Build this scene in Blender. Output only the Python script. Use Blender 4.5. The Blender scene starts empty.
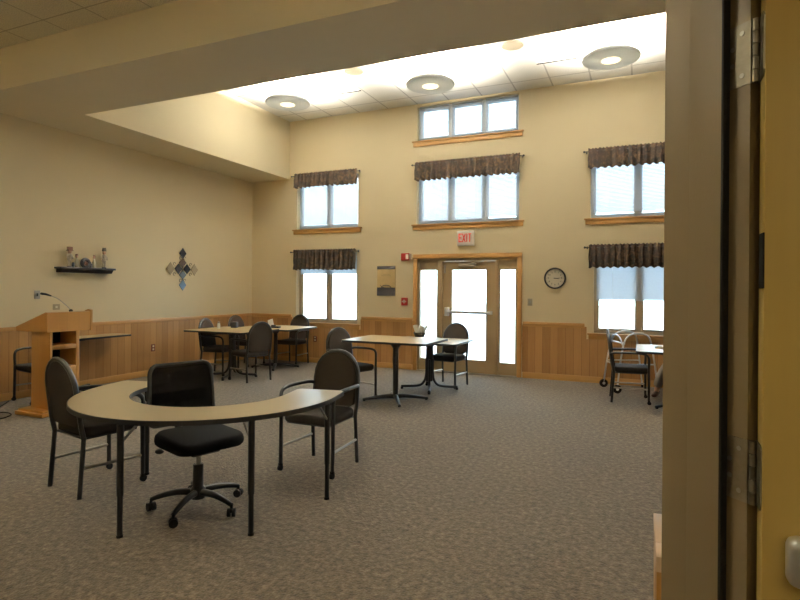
import bpy, bmesh, math, random
from mathutils import Vector, Matrix
random.seed(7)
PI = math.pi
S = bpy.context.scene
COL = S.collection

# ---------------------------------------------------------------- camera
FPX = 548.2
def cam_axes(yaw, pitch, roll):
    f = Vector((-math.sin(yaw)*math.cos(pitch), math.cos(yaw)*math.cos(pitch), math.sin(pitch)))
    r = Vector((math.cos(yaw), math.sin(yaw), 0)); d = f.cross(r)
    c, s = math.cos(roll), math.sin(roll)
    return c*r + s*d, -s*r + c*d, f
cr, cd, cf = cam_axes(.4137, 0.0, -.0079)
cam = bpy.data.cameras.new('camera'); camo = bpy.data.objects.new('camera', cam); COL.objects.link(camo)
cam.sensor_width = 36; cam.lens = FPX/800*36; cam.clip_start = .02; cam.shift_y = -11.55/800
camo.matrix_world = Matrix(((cr.x, -cd.x, -cf.x, 0), (cr.y, -cd.y, -cf.y, 0), (cr.z, -cd.z, -cf.z, 1.5), (0, 0, 0, 1)))
S.camera = camo

# ---------------------------------------------------------------- world, light, exposure
S.view_settings.view_transform = 'Standard'; S.view_settings.look = 'None'
S.view_settings.exposure = 0.5; S.view_settings.gamma = 1.0
S.cycles.use_denoising = True
S.cycles.max_bounces = 10; S.cycles.diffuse_bounces = 6; S.cycles.transparent_max_bounces = 12
S.cycles.sample_clamp_indirect = 8
W = bpy.data.worlds.new('sky'); S.world = W; W.use_nodes = True
bg = W.node_tree.nodes['Background']; bg.inputs[0].default_value = (.66, .84, 1, 1); bg.inputs[1].default_value = 8

def light(name, kind, loc, energy, color, rot=(0, 0, 0), size=None, size_y=None, portal=False, shape=None, radius=None):
    l = bpy.data.lights.new(name, kind); o = bpy.data.objects.new(name, l); COL.objects.link(o)
    l.energy = energy; l.color = color; o.location = loc; o.rotation_euler = rot
    if kind == 'AREA':
        l.shape = shape or 'RECTANGLE'; l.size = size
        if size_y: l.size_y = size_y
        if portal: l.cycles.is_portal = True
    elif radius is not None: l.shadow_soft_size = radius
    return o
WARM = (1, .80, .50)
# windows: name -> x0,x1,z0,z1,panes
D = 9.39
RX = 2.4
WIN = [(-6.43, -5.02, 2.68, 3.74, 2), (-6.43, -5.03, .80, 2.20, 2), (-3.80, -1.93, 4.215, 4.86, 3),
       (-3.80, -1.91, 2.68, 3.76, 3), (-.76, .66, 2.66, 3.74, 2), (-.70, .66, .80, 2.18, 2)]
for (x0, x1, z0, z1, n) in WIN:
    light('window_daylight', 'AREA', ((x0+x1)/2, D+.24, (z0+z1)/2), 1, (1, 1, 1), (-PI/2, 0, 0), x1-x0, z1-z0, True)
light('window_daylight', 'AREA', (-2.85, D+.24, 1.05), 1, (1, 1, 1), (-PI/2, 0, 0), 2.0, 2.1, True)
light('hall_ceiling_lamp', 'AREA', (.7, -.9, 2.55), 10.5, (1, .80, .46), (0, 0, 0), 1.3, 1.3)

# ---------------------------------------------------------------- mesh builder
class MB:
    def __init__(s): s.bm = bmesh.new()
    def add(s, vs, fs, sm=False):
        v = [s.bm.verts.new(p) for p in vs]
        for f in fs:
            try: s.bm.faces.new([v[i] for i in f]).smooth = sm
            except ValueError: pass
        return s
    def box(s, x0, y0, z0, x1, y1, z1, bev=0, M=None, seg=2):
        x0, x1 = min(x0, x1), max(x0, x1); y0, y1 = min(y0, y1), max(y0, y1); z0, z1 = min(z0, z1), max(z0, z1)
        vs = [Vector(p) for p in ((x0,y0,z0),(x1,y0,z0),(x1,y1,z0),(x0,y1,z0),(x0,y0,z1),(x1,y0,z1),(x1,y1,z1),(x0,y1,z1))]
        t = bmesh.new(); v = [t.verts.new(p) for p in vs]
        for f in ((0,3,2,1),(4,5,6,7),(0,1,5,4),(1,2,6,5),(2,3,7,6),(3,0,4,7)): t.faces.new([v[i] for i in f])
        if bev: 
            bmesh.ops.bevel(t, geom=t.edges[:], offset=bev, segments=seg, profile=.5, affect='EDGES')
            for f in t.faces: f.smooth = True
        s.merge(t, M); return s
    def merge(s, t, M=None):
        if M is not None: bmesh.ops.transform(t, matrix=M, verts=t.verts)
        mp = {v: s.bm.verts.new(v.co) for v in t.verts}
        for f in t.faces:
            nf = s.bm.faces.new([mp[v] for v in f.verts]); nf.smooth = f.smooth
        t.free()
    def tube(s, pts, r, n=10, caps=True, closed=False, M=None):
        P = [Vector(p) for p in pts]; m = len(P)
        rs = r if isinstance(r, (list, tuple)) else [r]*m
        rings = []; prev = None
        for i, p in enumerate(P):
            if closed: t = P[(i+1) % m]-P[i-1]
            else: t = P[min(i+1, m-1)]-P[max(i-1, 0)]
            t.normalize()
            if prev is None:
                a = Vector((0, 0, 1)) if abs(t.z) < .9 else Vector((1, 0, 0))
                u = t.cross(a).normalized()
            else:
                u = (prev-t*prev.dot(t)).normalized()
            prev = u; w = t.cross(u)
            rings.append([p+(u*math.cos(2*PI*k/n)+w*math.sin(2*PI*k/n))*rs[i] for k in range(n)])
        vs = [q for R_ in rings for q in R_]
        if M is not None: vs = [M @ q for q in vs]
        fs = []
        for i in range(m if closed else m-1):
            a, b = i*n, ((i+1) % m)*n
            for k in range(n): fs.append((a+k, a+(k+1) % n, b+(k+1) % n, b+k))
        if caps and not closed: fs += [tuple(range(n))[::-1], tuple(range((m-1)*n, m*n))]
        return s.add(vs, fs, True)
    def lathe(s, prof, n=24, M=None, c=(0, 0, 0)):
        vs = []; fs = []; m = len(prof)
        for (r, z) in prof:
            for k in range(n): vs.append(Vector((c[0]+r*math.cos(2*PI*k/n), c[1]+r*math.sin(2*PI*k/n), c[2]+z)))
        if M is not None: vs = [M @ v for v in vs]
        for i in range(m-1):
            for k in range(n): fs.append((i*n+k, i*n+(k+1) % n, (i+1)*n+(k+1) % n, (i+1)*n+k))
        if prof[0][0] > 1e-5: fs.append(tuple(range(n))[::-1])
        if prof[-1][0] > 1e-5: fs.append(tuple(range((m-1)*n, m*n)))
        s.add(vs, fs, True)
        return s
    def prism(s, poly, h0, h1, M=None, bev=0, smooth=False):
        # poly in the XY plane, extruded in Z
        t = bmesh.new(); n = len(poly)
        a = [t.verts.new((p[0], p[1], h0)) for p in poly]; b = [t.verts.new((p[0], p[1], h1)) for p in poly]
        t.faces.new(a[::-1]); t.faces.new(b)
        for i in range(n): t.faces.new((a[i], a[(i+1) % n], b[(i+1) % n], b[i])).smooth = smooth
        bmesh.ops.recalc_face_normals(t, faces=t.faces)
        if bev:
            es = [e for e in t.edges if all(abs(v.co.z-h1) < 1e-6 for v in e.verts) or all(abs(v.co.z-h0) < 1e-6 for v in e.verts)]
            bmesh.ops.bevel(t, geom=es, offset=bev, segments=3, profile=.5, affect='EDGES')
            for f in t.faces: f.smooth = True
        s.merge(t, M); return s
    def ball(s, c, r, sc=(1, 1, 1), n=16, M=None):
        t = bmesh.new(); bmesh.ops.create_uvsphere(t, u_segments=n, v_segments=max(6, n//2), radius=r)
        for v in t.verts: v.co = Vector((v.co.x*sc[0]+c[0], v.co.y*sc[1]+c[1], v.co.z*sc[2]+c[2]))
        for f in t.faces: f.smooth = True
        s.merge(t, M); return s
    def build(s, name, mat, parent=None, loc=(0, 0, 0), rot=None):
        me = bpy.data.meshes.new(name)
        bmesh.ops.remove_doubles(s.bm, verts=s.bm.verts, dist=1e-6)
        bmesh.ops.recalc_face_normals(s.bm, faces=s.bm.faces)
        s.bm.to_mesh(me); s.bm.free(); me.set_sharp_from_angle(angle=math.radians(38))
        o = bpy.data.objects.new(name, me); COL.objects.link(o); o.location = loc
        if rot: o.rotation_euler = rot
        if mat: me.materials.append(mat)
        if parent: o.parent = parent
        return o

def thing(name, label, cat, loc=(0, 0, 0), rz=0, group=None):
    o = bpy.data.objects.new(name, None); COL.objects.link(o); o.empty_display_size = .1
    o.location = loc; o.rotation_euler = (0, 0, rz); o['label'] = label; o['category'] = cat
    if group: o['group'] = group
    return o
def tag(o, label, cat, group=None, kind=None):
    o['label'] = label; o['category'] = cat
    if group: o['group'] = group
    if kind: o['kind'] = kind
    return o
def struct(o, label=None):
    o['kind'] = 'structure'
    if label: o['label'] = label
    return o
def dup(root, loc, rz, label=None, group=None):
    r = root.copy(); COL.objects.link(r); r.location = loc; r.rotation_euler = (0, 0, rz)
    if label: r['label'] = label
    if group: r['group'] = group
    for ch in list(root.children):
        c = ch.copy(); COL.objects.link(c); c.parent = r
        for g in list(ch.children):
            d = g.copy(); COL.objects.link(d); d.parent = c
    return r
def head(dx, dy): return math.atan2(-dx, dy)      # rotation that turns local +Y to (dx, dy)
def arc(cx, cy, r, a0, a1, n, ry=None):
    ry = ry or r
    return [(cx+r*math.cos(math.radians(a0+(a1-a0)*i/n)), cy+ry*math.sin(math.radians(a0+(a1-a0)*i/n))) for i in range(n+1)]
def rrect(x0, y0, x1, y1, r, n=6):
    return arc(x1-r, y1-r, r, 0, 90, n)+arc(x0+r, y1-r, r, 90, 180, n)+arc(x0+r, y0+r, r, 180, 270, n)+arc(x1-r, y0+r, r, 270, 360, n)
def smooth_path(pts, n=6):
    P = [Vector(p) for p in pts]; P = [P[0]*2-P[1]]+P+[P[-1]*2-P[-2]]; out = []
    for i in range(1, len(P)-2):
        for k in range(n):
            t = k/n; a, b, c, d = P[i-1], P[i], P[i+1], P[i+2]
            out.append(.5*((2*b)+(c-a)*t+(2*a-5*b+4*c-d)*t*t+(3*b-a-3*c+d)*t**3))
    out.append(P[-2]); return out
RXm = Matrix.Rotation(PI/2, 4, 'X')     # XY polygon -> XZ plane (extrusion along -Y)
def plateM(loc, axis):   # local plate: x right, y up, z out towards the room
    if axis == 'back': R_ = Matrix(((1, 0, 0), (0, 0, -1), (0, 1, 0)))
    else: R_ = Matrix(((0, 0, 1), (1, 0, 0), (0, 1, 0)))     # left wall: x -> +Y, out -> +X
    return Matrix.Translation(loc) @ R_.to_4x4()

# ---------------------------------------------------------------- materials
def mat(name, col, rough=.5, metal=0, spec=.5, noise=None, bump=None, emit=None, sheen=0):
    m = bpy.data.materials.new(name); m.use_nodes = True; N = m.node_tree.nodes; L = m.node_tree.links
    b = N['Principled BSDF']; b.inputs['Roughness'].default_value = rough; b.inputs['Metallic'].default_value = metal
    b.inputs['Specular IOR Level'].default_value = spec
    c = (*col, 1); b.inputs['Base Color'].default_value = c
    if sheen: b.inputs['Sheen Weight'].default_value = sheen
    tc = N.new('ShaderNodeTexCoord')
    sc, amt = noise or (60, .06)
    nz = N.new('ShaderNodeTexNoise'); nz.inputs['Scale'].default_value = sc; nz.inputs['Detail'].default_value = 4
    L.new(tc.outputs['Object'], nz.inputs['Vector'])
    mx = N.new('ShaderNodeMix'); mx.data_type = 'RGBA'
    mx.inputs[6].default_value = tuple(v*(1-amt) for v in col)+(1,); mx.inputs[7].default_value = tuple(min(1, v*(1+amt)) for v in col)+(1,)
    L.new(nz.outputs['Fac'], mx.inputs[0]); L.new(mx.outputs[2], b.inputs['Base Color'])
    if bump:
        n2 = N.new('ShaderNodeTexNoise'); n2.inputs['Scale'].default_value = bump[0]; n2.inputs['Detail'].default_value = 3
        L.new(tc.outputs['Object'], n2.inputs['Vector'])
        bp = N.new('ShaderNodeBump'); bp.inputs['Strength'].default_value = bump[1]; bp.inputs['Distance'].default_value = .003
        L.new(n2.outputs['Fac'], bp.inputs['Height']); L.new(bp.outputs[0], b.inputs['Normal'])
    if emit: b.inputs['Emission Color'].default_value = (*emit[0], 1); b.inputs['Emission Strength'].default_value = emit[1]
    return m
def ramp(N, stops, interp='LINEAR'):
    r = N.new('ShaderNodeValToRGB'); e = r.color_ramp; e.interpolation = interp
    while len(e.elements) < len(stops): e.elements.new(.5)
    for el, (p, c) in zip(e.elements, stops): el.position = p; el.color = (*c, 1)
    return r
def wood(name, axis, c0, c1, plank=.09, rough=.38, grain='Z', groove=True):
    """boards side by side along `axis`, grain along `grain`"""
    m = bpy.data.materials.new(name); m.use_nodes = True; N = m.node_tree.nodes; L = m.node_tree.links
    b = N['Principled BSDF']; b.inputs['Roughness'].default_value = rough
    tc = N.new('ShaderNodeTexCoord'); sep = N.new('ShaderNodeSeparateXYZ'); L.new(tc.outputs['Object'], sep.inputs[0])
    def mth(op, a, v=None):
        n = N.new('ShaderNodeMath'); n.operation = op
        if hasattr(a, 'links'): L.new(a, n.inputs[0])
        else: n.inputs[0].default_value = a
        if v is not None:
            if hasattr(v, 'links'): L.new(v, n.inputs[1])
            else: n.inputs[1].default_value = v
        return n.outputs[0]
    u = mth('DIVIDE', sep.outputs[axis], plank); fl = mth('FLOOR', u); fr = mth('FRACT', u)
    wn = N.new('ShaderNodeTexWhiteNoise'); wn.noise_dimensions = '1D'; L.new(fl, wn.inputs['W'])
    mp = N.new('ShaderNodeMapping'); L.new(tc.outputs['Object'], mp.inputs[0])
    s = [26, 26, 26]; s['XYZ'.index(grain)] = 1.6; mp.inputs['Scale'].default_value = s
    nz = N.new('ShaderNodeTexNoise'); nz.noise_dimensions = '4D'; nz.inputs['Scale'].default_value = 1.4; nz.inputs['Detail'].default_value = 5; nz.inputs['Distortion'].default_value = .6
    L.new(mp.outputs[0], nz.inputs['Vector']); L.new(mth('MULTIPLY', fl, 3.7), nz.inputs['W'])
    f = mth('ADD', mth('MULTIPLY', wn.outputs['Value'], .55), mth('MULTIPLY', nz.outputs['Fac'], .5))
    r = ramp(N, [(.05, c0), (.95, c1)]); L.new(f, r.inputs[0])
    out = r.outputs[0]
    if groove:
        g = mth('MINIMUM', fr, mth('SUBTRACT', 1.0, fr)); gg = mth('LESS_THAN', g, .02)
        mx = N.new('ShaderNodeMix'); mx.data_type = 'RGBA'; L.new(gg, mx.inputs[0]); L.new(out, mx.inputs[6])
        mx.inputs[7].default_value = (c0[0]*.72, c0[1]*.66, c0[2]*.6, 1); out = mx.outputs[2]
        bp = N.new('ShaderNodeBump'); bp.inputs['Strength'].default_value = .5; bp.inputs['Distance'].default_value = .003; bp.invert = True
        L.new(gg, bp.inputs['Height']); L.new(bp.outputs[0], b.inputs['Normal'])
    L.new(out, b.inputs['Base Color']); return m
M_ = {}
M_['wall'] = mat('wall_paint', (.74, .635, .43), .75, spec=.25, noise=(1.5, .03), bump=(160, .15))
M_['soffit'] = mat('soffit_paint', (.76, .67, .47), .75, spec=.25, noise=(1.5, .03), bump=(160, .15))
M_['beam'] = mat('beam_paint', (.76, .67, .48), .75, spec=.2, noise=(1.5, .04), bump=(160, .15))
OAK0, OAK1 = (.34, .155, .045), (.62, .34, .125)
M_['wains_b'] = wood('wainscot_boards_back', 0, (.28, .132, .040), (.53, .295, .108), .125)
M_['wains_l'] = wood('wainscot_boards_left', 1, (.30, .15, .05), (.54, .315, .125), .125)
M_['trim'] = wood('oak_trim', 2, (.46, .245, .075), (.60, .34, .115), .7, .4, 'X', False)
M_['trim_y'] = wood('oak_trim_long', 2, (.46, .245, .075), (.60, .34, .115), .7, .4, 'Y', False)
M_['trim_z'] = wood('oak_trim_upright', 0, (.46, .245, .075), (.60, .34, .115), .7, .4, 'Z', False)
M_['podium'] = wood('podium_oak', 1, (.42, .20, .05), (.58, .31, .085), .5, .35, 'Z', False)
M_['door_oak'] = wood('door_leaf_oak', 0, (.58, .41, .11), (.74, .56, .19), .8, .4, 'Z', False)
M_['frame_tan'] = mat('tan_frame_paint', (.36, .26, .135), .45, noise=(8, .04))
M_['jamb'] = mat('jamb_paint', (.25, .19, .105), .38, noise=(5, .05), bump=(300, .1))
M_['win_frame'] = mat('window_frame_beige', (.52, .42, .28), .45); M_['win_white'] = mat('window_frame_white', (.78, .80, .82), .45)
M_['black'] = mat('black_metal', (.012, .012, .014), .32, spec=.6)
M_['blackp'] = mat('black_plastic', (.014, .014, .015), .5)
M_['frame_chair'] = mat('chair_tube_black', (.009, .009, .010), .28, spec=.7)
M_['fabric'] = mat('chair_fabric_taupe', (.032, .024, .018), .9, spec=.2, noise=(220, .35), bump=(500, .4))
M_['seatfab'] = mat('seat_fabric_taupe', (.034, .029, .025), .9, spec=.25, noise=(220, .35), bump=(500, .4))
M_['taskseat'] = mat('task_seat_black', (.006, .006, .007), .95, spec=.1, bump=(400, .4))
M_['laminate'] = mat('cream_laminate', (.56, .47, .32), .30, noise=(120, .04))
M_['laminate2'] = mat('tan_laminate', (.56, .41, .21), .38, noise=(120, .05))
M_['steel'] = mat('satin_steel', (.42, .40, .36), .35, metal=1)
M_['hinge'] = mat('hinge_steel', (.30, .27, .21), .45, metal=.9, noise=(90, .2))
M_['alu'] = mat('bright_aluminium', (.75, .76, .78), .3, metal=.7)
M_['white'] = mat('white_plastic', (.8, .8, .78), .5)
M_['paper'] = mat('white_paper', (.82, .80, .74), .8)
M_['red'] = mat('red_enamel', (.42, .03, .025), .4)
M_['exitred'] = mat('exit_letter_red', (.62, .05, .04), .5, emit=((1, .08, .05), .12))
M_['cream'] = mat('cream_enamel', (.72, .66, .52), .5)
M_['almond'] = mat('almond_plastic', (.42, .36, .26), .5)
M_['ringgrey'] = mat('lamp_ring_grey', (.36, .36, .34), .5)
M_['rubber'] = mat('black_rubber', (.006, .006, .007), .7)
M_['skin'] = mat('skin', (.50, .27, .18), .55)
M_['trouser'] = mat('beige_trousers', (.36, .31, .25), .85, noise=(150, .1))
M_['shirt'] = mat('blue_grey_shirt', (.12, .16, .22), .85)
M_['hair'] = mat('grey_hair', (.22, .20, .18), .8, noise=(120, .3))
M_['shoe'] = mat('brown_shoe', (.09, .045, .028), .5)
M_['cap'] = mat('dark_walnut_stain', (.010, .009, .010), .35)

def mk_carpet():
    m = bpy.data.materials.new('carpet'); m.use_nodes = True; N = m.node_tree.nodes; L = m.node_tree.links
    b = N['Principled BSDF']; b.inputs['Roughness'].default_value = .95; b.inputs['Specular IOR Level'].default_value = .12
    b.inputs['Sheen Weight'].default_value = .25; b.inputs['Sheen Roughness'].default_value = .6
    tc = N.new('ShaderNodeTexCoord')
    n1 = N.new('ShaderNodeTexNoise'); n1.inputs['Scale'].default_value = 26; n1.inputs['Detail'].default_value = 6; n1.inputs['Roughness'].default_value = .75
    n2 = N.new('ShaderNodeTexNoise'); n2.inputs['Scale'].default_value = 1.1; n2.inputs['Detail'].default_value = 3
    v = N.new('ShaderNodeTexVoronoi'); v.inputs['Scale'].default_value = 75
    for n in (n1, n2, v): L.new(tc.outputs['Object'], n.inputs['Vector'])
    r = ramp(N, [(.32, (.045, .034, .024)), (.5, (.135, .105, .074)), (.68, (.28, .232, .175))]); L.new(n1.outputs['Fac'], r.inputs[0])
    r2 = ramp(N, [(.3, (.90, .89, .88)), (.7, (1.05, 1.04, 1.03))]); L.new(n2.outputs['Fac'], r2.inputs[0])
    mx = N.new('ShaderNodeMix'); mx.data_type = 'RGBA'; mx.blend_type = 'MULTIPLY'; mx.inputs[0].default_value = 1
    L.new(r.outputs[0], mx.inputs[6]); L.new(r2.outputs[0], mx.inputs[7]); L.new(mx.outputs[2], b.inputs['Base Color'])
    bp = N.new('ShaderNodeBump'); bp.inputs['Strength'].default_value = .6; bp.inputs['Distance'].default_value = .006
    L.new(v.outputs['Distance'], bp.inputs['Height']); L.new(bp.outputs[0], b.inputs['Normal']); return m
M_['carpet'] = mk_carpet()
def mk_tiles(name, base, line, ox, oy, sx, sy, speck=.05, lw=.012):
    m = bpy.data.materials.new(name); m.use_nodes = True; N = m.node_tree.nodes; L = m.node_tree.links
    b = N['Principled BSDF']; b.inputs['Roughness'].default_value = .9; b.inputs['Specular IOR Level'].default_value = .2
    tc = N.new('ShaderNodeTexCoord'); sep = N.new('ShaderNodeSeparateXYZ'); L.new(tc.outputs['Object'], sep.inputs[0])
    def g(i, off, s):
        a = N.new('ShaderNodeMath'); a.operation = 'SUBTRACT'; L.new(sep.outputs[i], a.inputs[0]); a.inputs[1].default_value = off
        p = N.new('ShaderNodeMath'); p.operation = 'PINGPONG'; L.new(a.outputs[0], p.inputs[0]); p.inputs[1].default_value = s/2
        l = N.new('ShaderNodeMath'); l.operation = 'LESS_THAN'; L.new(p.outputs[0], l.inputs[0]); l.inputs[1].default_value = lw; return l.outputs[0]
    mxx = N.new('ShaderNodeMath'); mxx.operation = 'MAXIMUM'; L.new(g(0, ox, sx), mxx.inputs[0]); L.new(g(1, oy, sy), mxx.inputs[1])
    nz = N.new('ShaderNodeTexNoise'); nz.inputs['Scale'].default_value = 90; nz.inputs['Detail'].default_value = 4; L.new(tc.outputs['Object'], nz.inputs['Vector'])
    r = ramp(N, [(.4, tuple(v*(1-speck*3) for v in base)), (.55, base)]); L.new(nz.outputs['Fac'], r.inputs[0])
    mx = N.new('ShaderNodeMix'); mx.data_type = 'RGBA'; L.new(mxx.outputs[0], mx.inputs[0]); L.new(r.outputs[0], mx.inputs[6]); mx.inputs[7].default_value = (*line, 1)
    L.new(mx.outputs[2], b.inputs['Base Color']); 
    bp = N.new('ShaderNodeBump'); bp.inputs['Strength'].default_value = .4; bp.inputs['Distance'].default_value = .004
    L.new(nz.outputs['Fac'], bp.inputs['Height']); L.new(bp.outputs[0], b.inputs['Normal']); return m
M_['tiles'] = mk_tiles('ceiling_tiles_white', (.80, .79, .74), (.50, .49, .46), -.15, 7.78, .607, 1.214, .03)
M_['tiles_near'] = mk_tiles('ceiling_tiles_near', (.84, .80, .66), (.50, .46, .36), -5.56, 3.62, .61, 1.22, .07, .007)
def mk_glass():
    m = bpy.data.materials.new('window_glass'); m.use_nodes = True; N = m.node_tree.nodes; L = m.node_tree.links
    N.remove(N['Principled BSDF']); o = N['Material Output']
    t = N.new('ShaderNodeBsdfTransparent'); t.inputs[0].default_value = (.93, .96, .95, 1)
    g = N.new('ShaderNodeBsdfGlossy'); g.inputs['Roughness'].default_value = .02
    fz = N.new('ShaderNodeFresnel'); fz.inputs[0].default_value = 1.45
    mx = N.new('ShaderNodeMixShader'); L.new(fz.outputs[0], mx.inputs[0]); L.new(t.outputs[0], mx.inputs[1]); L.new(g.outputs[0], mx.inputs[2]); L.new(mx.outputs[0], o.inputs[0]); return m
M_['glass'] = mk_glass()
def mk_translucent(name, col, tcol, f, alpha=0):
    m = bpy.data.materials.new(name); m.use_nodes = True; N = m.node_tree.nodes; L = m.node_tree.links
    N.remove(N['Principled BSDF']); o = N['Material Output']
    d = N.new('ShaderNodeBsdfDiffuse'); t = N.new('ShaderNodeBsdfTranslucent'); t.inputs[0].default_value = (*tcol, 1)
    tc = N.new('ShaderNodeTexCoord'); nz = N.new('ShaderNodeTexNoise'); nz.inputs['Scale'].default_value = 40; L.new(tc.outputs['Object'], nz.inputs['Vector'])
    r = ramp(N, [(.3, tuple(v*.94 for v in col)), (.7, col)]); L.new(nz.outputs['Fac'], r.inputs[0]); L.new(r.outputs[0], d.inputs[0])
    mx = N.new('ShaderNodeMixShader'); mx.inputs[0].default_value = f; L.new(d.outputs[0], mx.inputs[1]); L.new(t.outputs[0], mx.inputs[2])
    out = mx.outputs[0]
    if alpha:
        tr = N.new('ShaderNodeBsdfTransparent'); m2 = N.new('ShaderNodeMixShader'); m2.inputs[0].default_value = alpha
        L.new(out, m2.inputs[1]); L.new(tr.outputs[0], m2.inputs[2]); out = m2.outputs[0]
    L.new(out, o.inputs[0]); return m
M_['ringtrans'] = mk_translucent('lamp_ring_perforated', (.66, .66, .64), (.60, .62, .62), .38)
M_['slat'] = mk_translucent('blind_slat', (.76, .77, .80), (.37, .40, .44), .40)
M_['mesh'] = mk_translucent('chair_mesh', (.010, .010, .012), (.02, .02, .02), .2, .13)
def mk_valance():
    m = bpy.data.materials.new('valance_fabric'); m.use_nodes = True; N = m.node_tree.nodes; L = m.node_tree.links
    b = N['Principled BSDF']; b.inputs['Roughness'].default_value = .85; b.inputs['Specular IOR Level'].default_value = .2
    tc = N.new('ShaderNodeTexCoord'); n = N.new('ShaderNodeTexNoise'); n.inputs['Scale'].default_value = 11; n.inputs['Detail'].default_value = 5; n.inputs['Distortion'].default_value = 1.5
    L.new(tc.outputs['Object'], n.inputs['Vector'])
    r = ramp(N, [(.38, (.007, .005, .004)), (.52, (.024, .014, .008)), (.68, (.075, .047, .022))]); L.new(n.outputs['Fac'], r.inputs[0]); L.new(r.outputs[0], b.inputs['Base Color']); return m
M_['valance'] = mk_valance()
M_['lampglow'] = mat('lamp_diffuser', (.9, .85, .7), .5, emit=((1, .86, .60), 1.15))

# ================================================================= STRUCTURE
XL = -7.56; ZC = 4.90; ZS = 3.72; XS = -6.62; BY0, BY1 = 3.87, 4.86; ZN = 4.19; YN = -2.6
# floor
o = MB().box(XL-.2, YN-.2, -.1, RX+.2, D+.2, 0).build('floor', M_['carpet']); struct(o, 'brown flecked carpet')
# ground outside
o = MB().box(-30, D+.25, -.25, 30, 60, -.15).build('ground', mat('outside_ground', (.6, .6, .58), .9)); struct(o, 'pale ground outside the windows')

# back wall with openings
holes = [(w[0], w[1], w[2], w[3]) for w in WIN]+[(-3.78, -1.92, 0, 2.06)]
def wall_holes(name, x0, x1, z0, z1, y0, y1, holes, m):
    xs = sorted({x0, x1}|{h[0] for h in holes}|{h[1] for h in holes}); zs = sorted({z0, z1}|{h[2] for h in holes}|{h[3] for h in holes})
    def solid(i, j):
        if i < 0 or j < 0 or i >= len(xs)-1 or j >= len(zs)-1: return False
        cx, cz = (xs[i]+xs[i+1])/2, (zs[j]+zs[j+1])/2
        return not any(h[0] < cx < h[1] and h[2] < cz < h[3] for h in holes)
    b = MB()
    for i in range(len(xs)-1):
        for j in range(len(zs)-1):
            if not solid(i, j): continue
            a, c, e, f = xs[i], xs[i+1], zs[j], zs[j+1]
            b.add([(a, y0, e), (c, y0, e), (c, y0, f), (a, y0, f)], [(0, 1, 2, 3)]); b.add([(a, y1, e), (c, y1, e), (c, y1, f), (a, y1, f)], [(3, 2, 1, 0)])
            if not solid(i-1, j): b.add([(a, y0, e), (a, y1, e), (a, y1, f), (a, y0, f)], [(0, 1, 2, 3)])
            if not solid(i+1, j): b.add([(c, y0, e), (c, y1, e), (c, y1, f), (c, y0, f)], [(3, 2, 1, 0)])
            if not solid(i, j-1): b.add([(a, y0, e), (a, y1, e), (c, y1, e), (c, y0, e)], [(3, 2, 1, 0)])
            if not solid(i, j+1): b.add([(a, y0, f), (a, y1, f), (c, y1, f), (c, y0, f)], [(0, 1, 2, 3)])
    return b.build(name, m)
struct(wall_holes('wall_back', XL-.2, RX+.2, 0, ZC+.2, D, D+.2, holes, M_['wall']), 'cream painted end wall with windows')
struct(MB().box(XL-.2, YN-.2, 0, XL, D, ZC+.2).build('wall_left', M_['wall']), 'cream painted long wall')
struct(MB().box(RX, YN-.2, 0, RX+.2, D, ZC+.2).build('wall_right', M_['wall']))
struct(MB().box(XL, YN-.2, 0, RX, YN, ZC+.2).build('wall_near', M_['wall']))
struct(MB().box(XL-.2, BY1-.3, ZC, RX+.2, D+.2, ZC+.1).build('ceiling', M_['tiles']), 'white tile ceiling over the far bay')
struct(MB().box(XL, YN, ZN, RX, BY0, ZN+.1).build('ceiling_near', M_['tiles_near']), 'speckled tile ceiling over the near bay')
struct(MB().box(XL, BY0, ZS, RX, BY1, ZC).build('trim_1', M_['beam']), 'deep dropped beam crossing the room')
struct(MB().box(XL, BY1, ZS, XS, D, ZC).build('trim_2', M_['soffit']), 'boxed soffit along the left wall')
# black slots (slot diffusers) and round speakers/vents in the far ceiling
# wainscot, cap, base
def wains_back(name, x0, x1, n, zt=.90):
    b = MB().box(x0, D-.018, .10, x1, D, zt); return struct(b.build(name, M_['wains_b']), 'vertical board wainscot panel')
wains_back('trim_3', XL, -6.52, 3); wains_back('trim_4', -6.52, -4.94, 4, .70); wains_back('trim_5', -4.94, -3.85, 5)
wains_back('trim_6', -1.84, -.80, 6); wains_back('trim_7', -.80, .75, 7, .70); wains_back('trim_8', .75, RX, 8)
struct(MB().box(XL, YN, .10, XL+.018, D-.018, .90).build('trim_9', M_['wains_l']), 'vertical board wainscot on the long wall')
k = 10
for (a, c) in ((XL+.03, -6.54), (-4.92, -3.86), (-1.83, -.83), (.78, RX)):
    b = MB().box(a, D-.034, .90, c, D, .955, .006).box(a, D-.026, .875, c, D-.018, .90)
    struct(b.build('trim_%d' % k, M_['trim']), 'wainscot cap rail'); k += 1
struct(MB().box(XL, YN, .90, XL+.034, D-.0, .955, .006).build('trim_%d' % k, M_['trim_y']), 'wainscot cap rail on the long wall'); k += 1
struct(MB().box(RX-.018, 3.6, .10, RX, D-.02, .90).box(RX-.034, 3.6, .90, RX, D-.036, .955).box(RX-.028, 3.6, 0, RX, D-.03, .10).build('trim_%d' % k, M_['wains_l']), 'wainscot on the right wall')
b = MB()
for (a, c) in ((XL+.022, -3.86), (-1.83, RX)): b.box(a, D-.028, 0, c, D-.0, .10, .005)
struct(b.build('baseboard_back', M_['trim']))
struct(MB().box(XL, YN, 0, XL+.028, D-.03, .10, .005).build('baseboard_left', M_['trim_y']))

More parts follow.
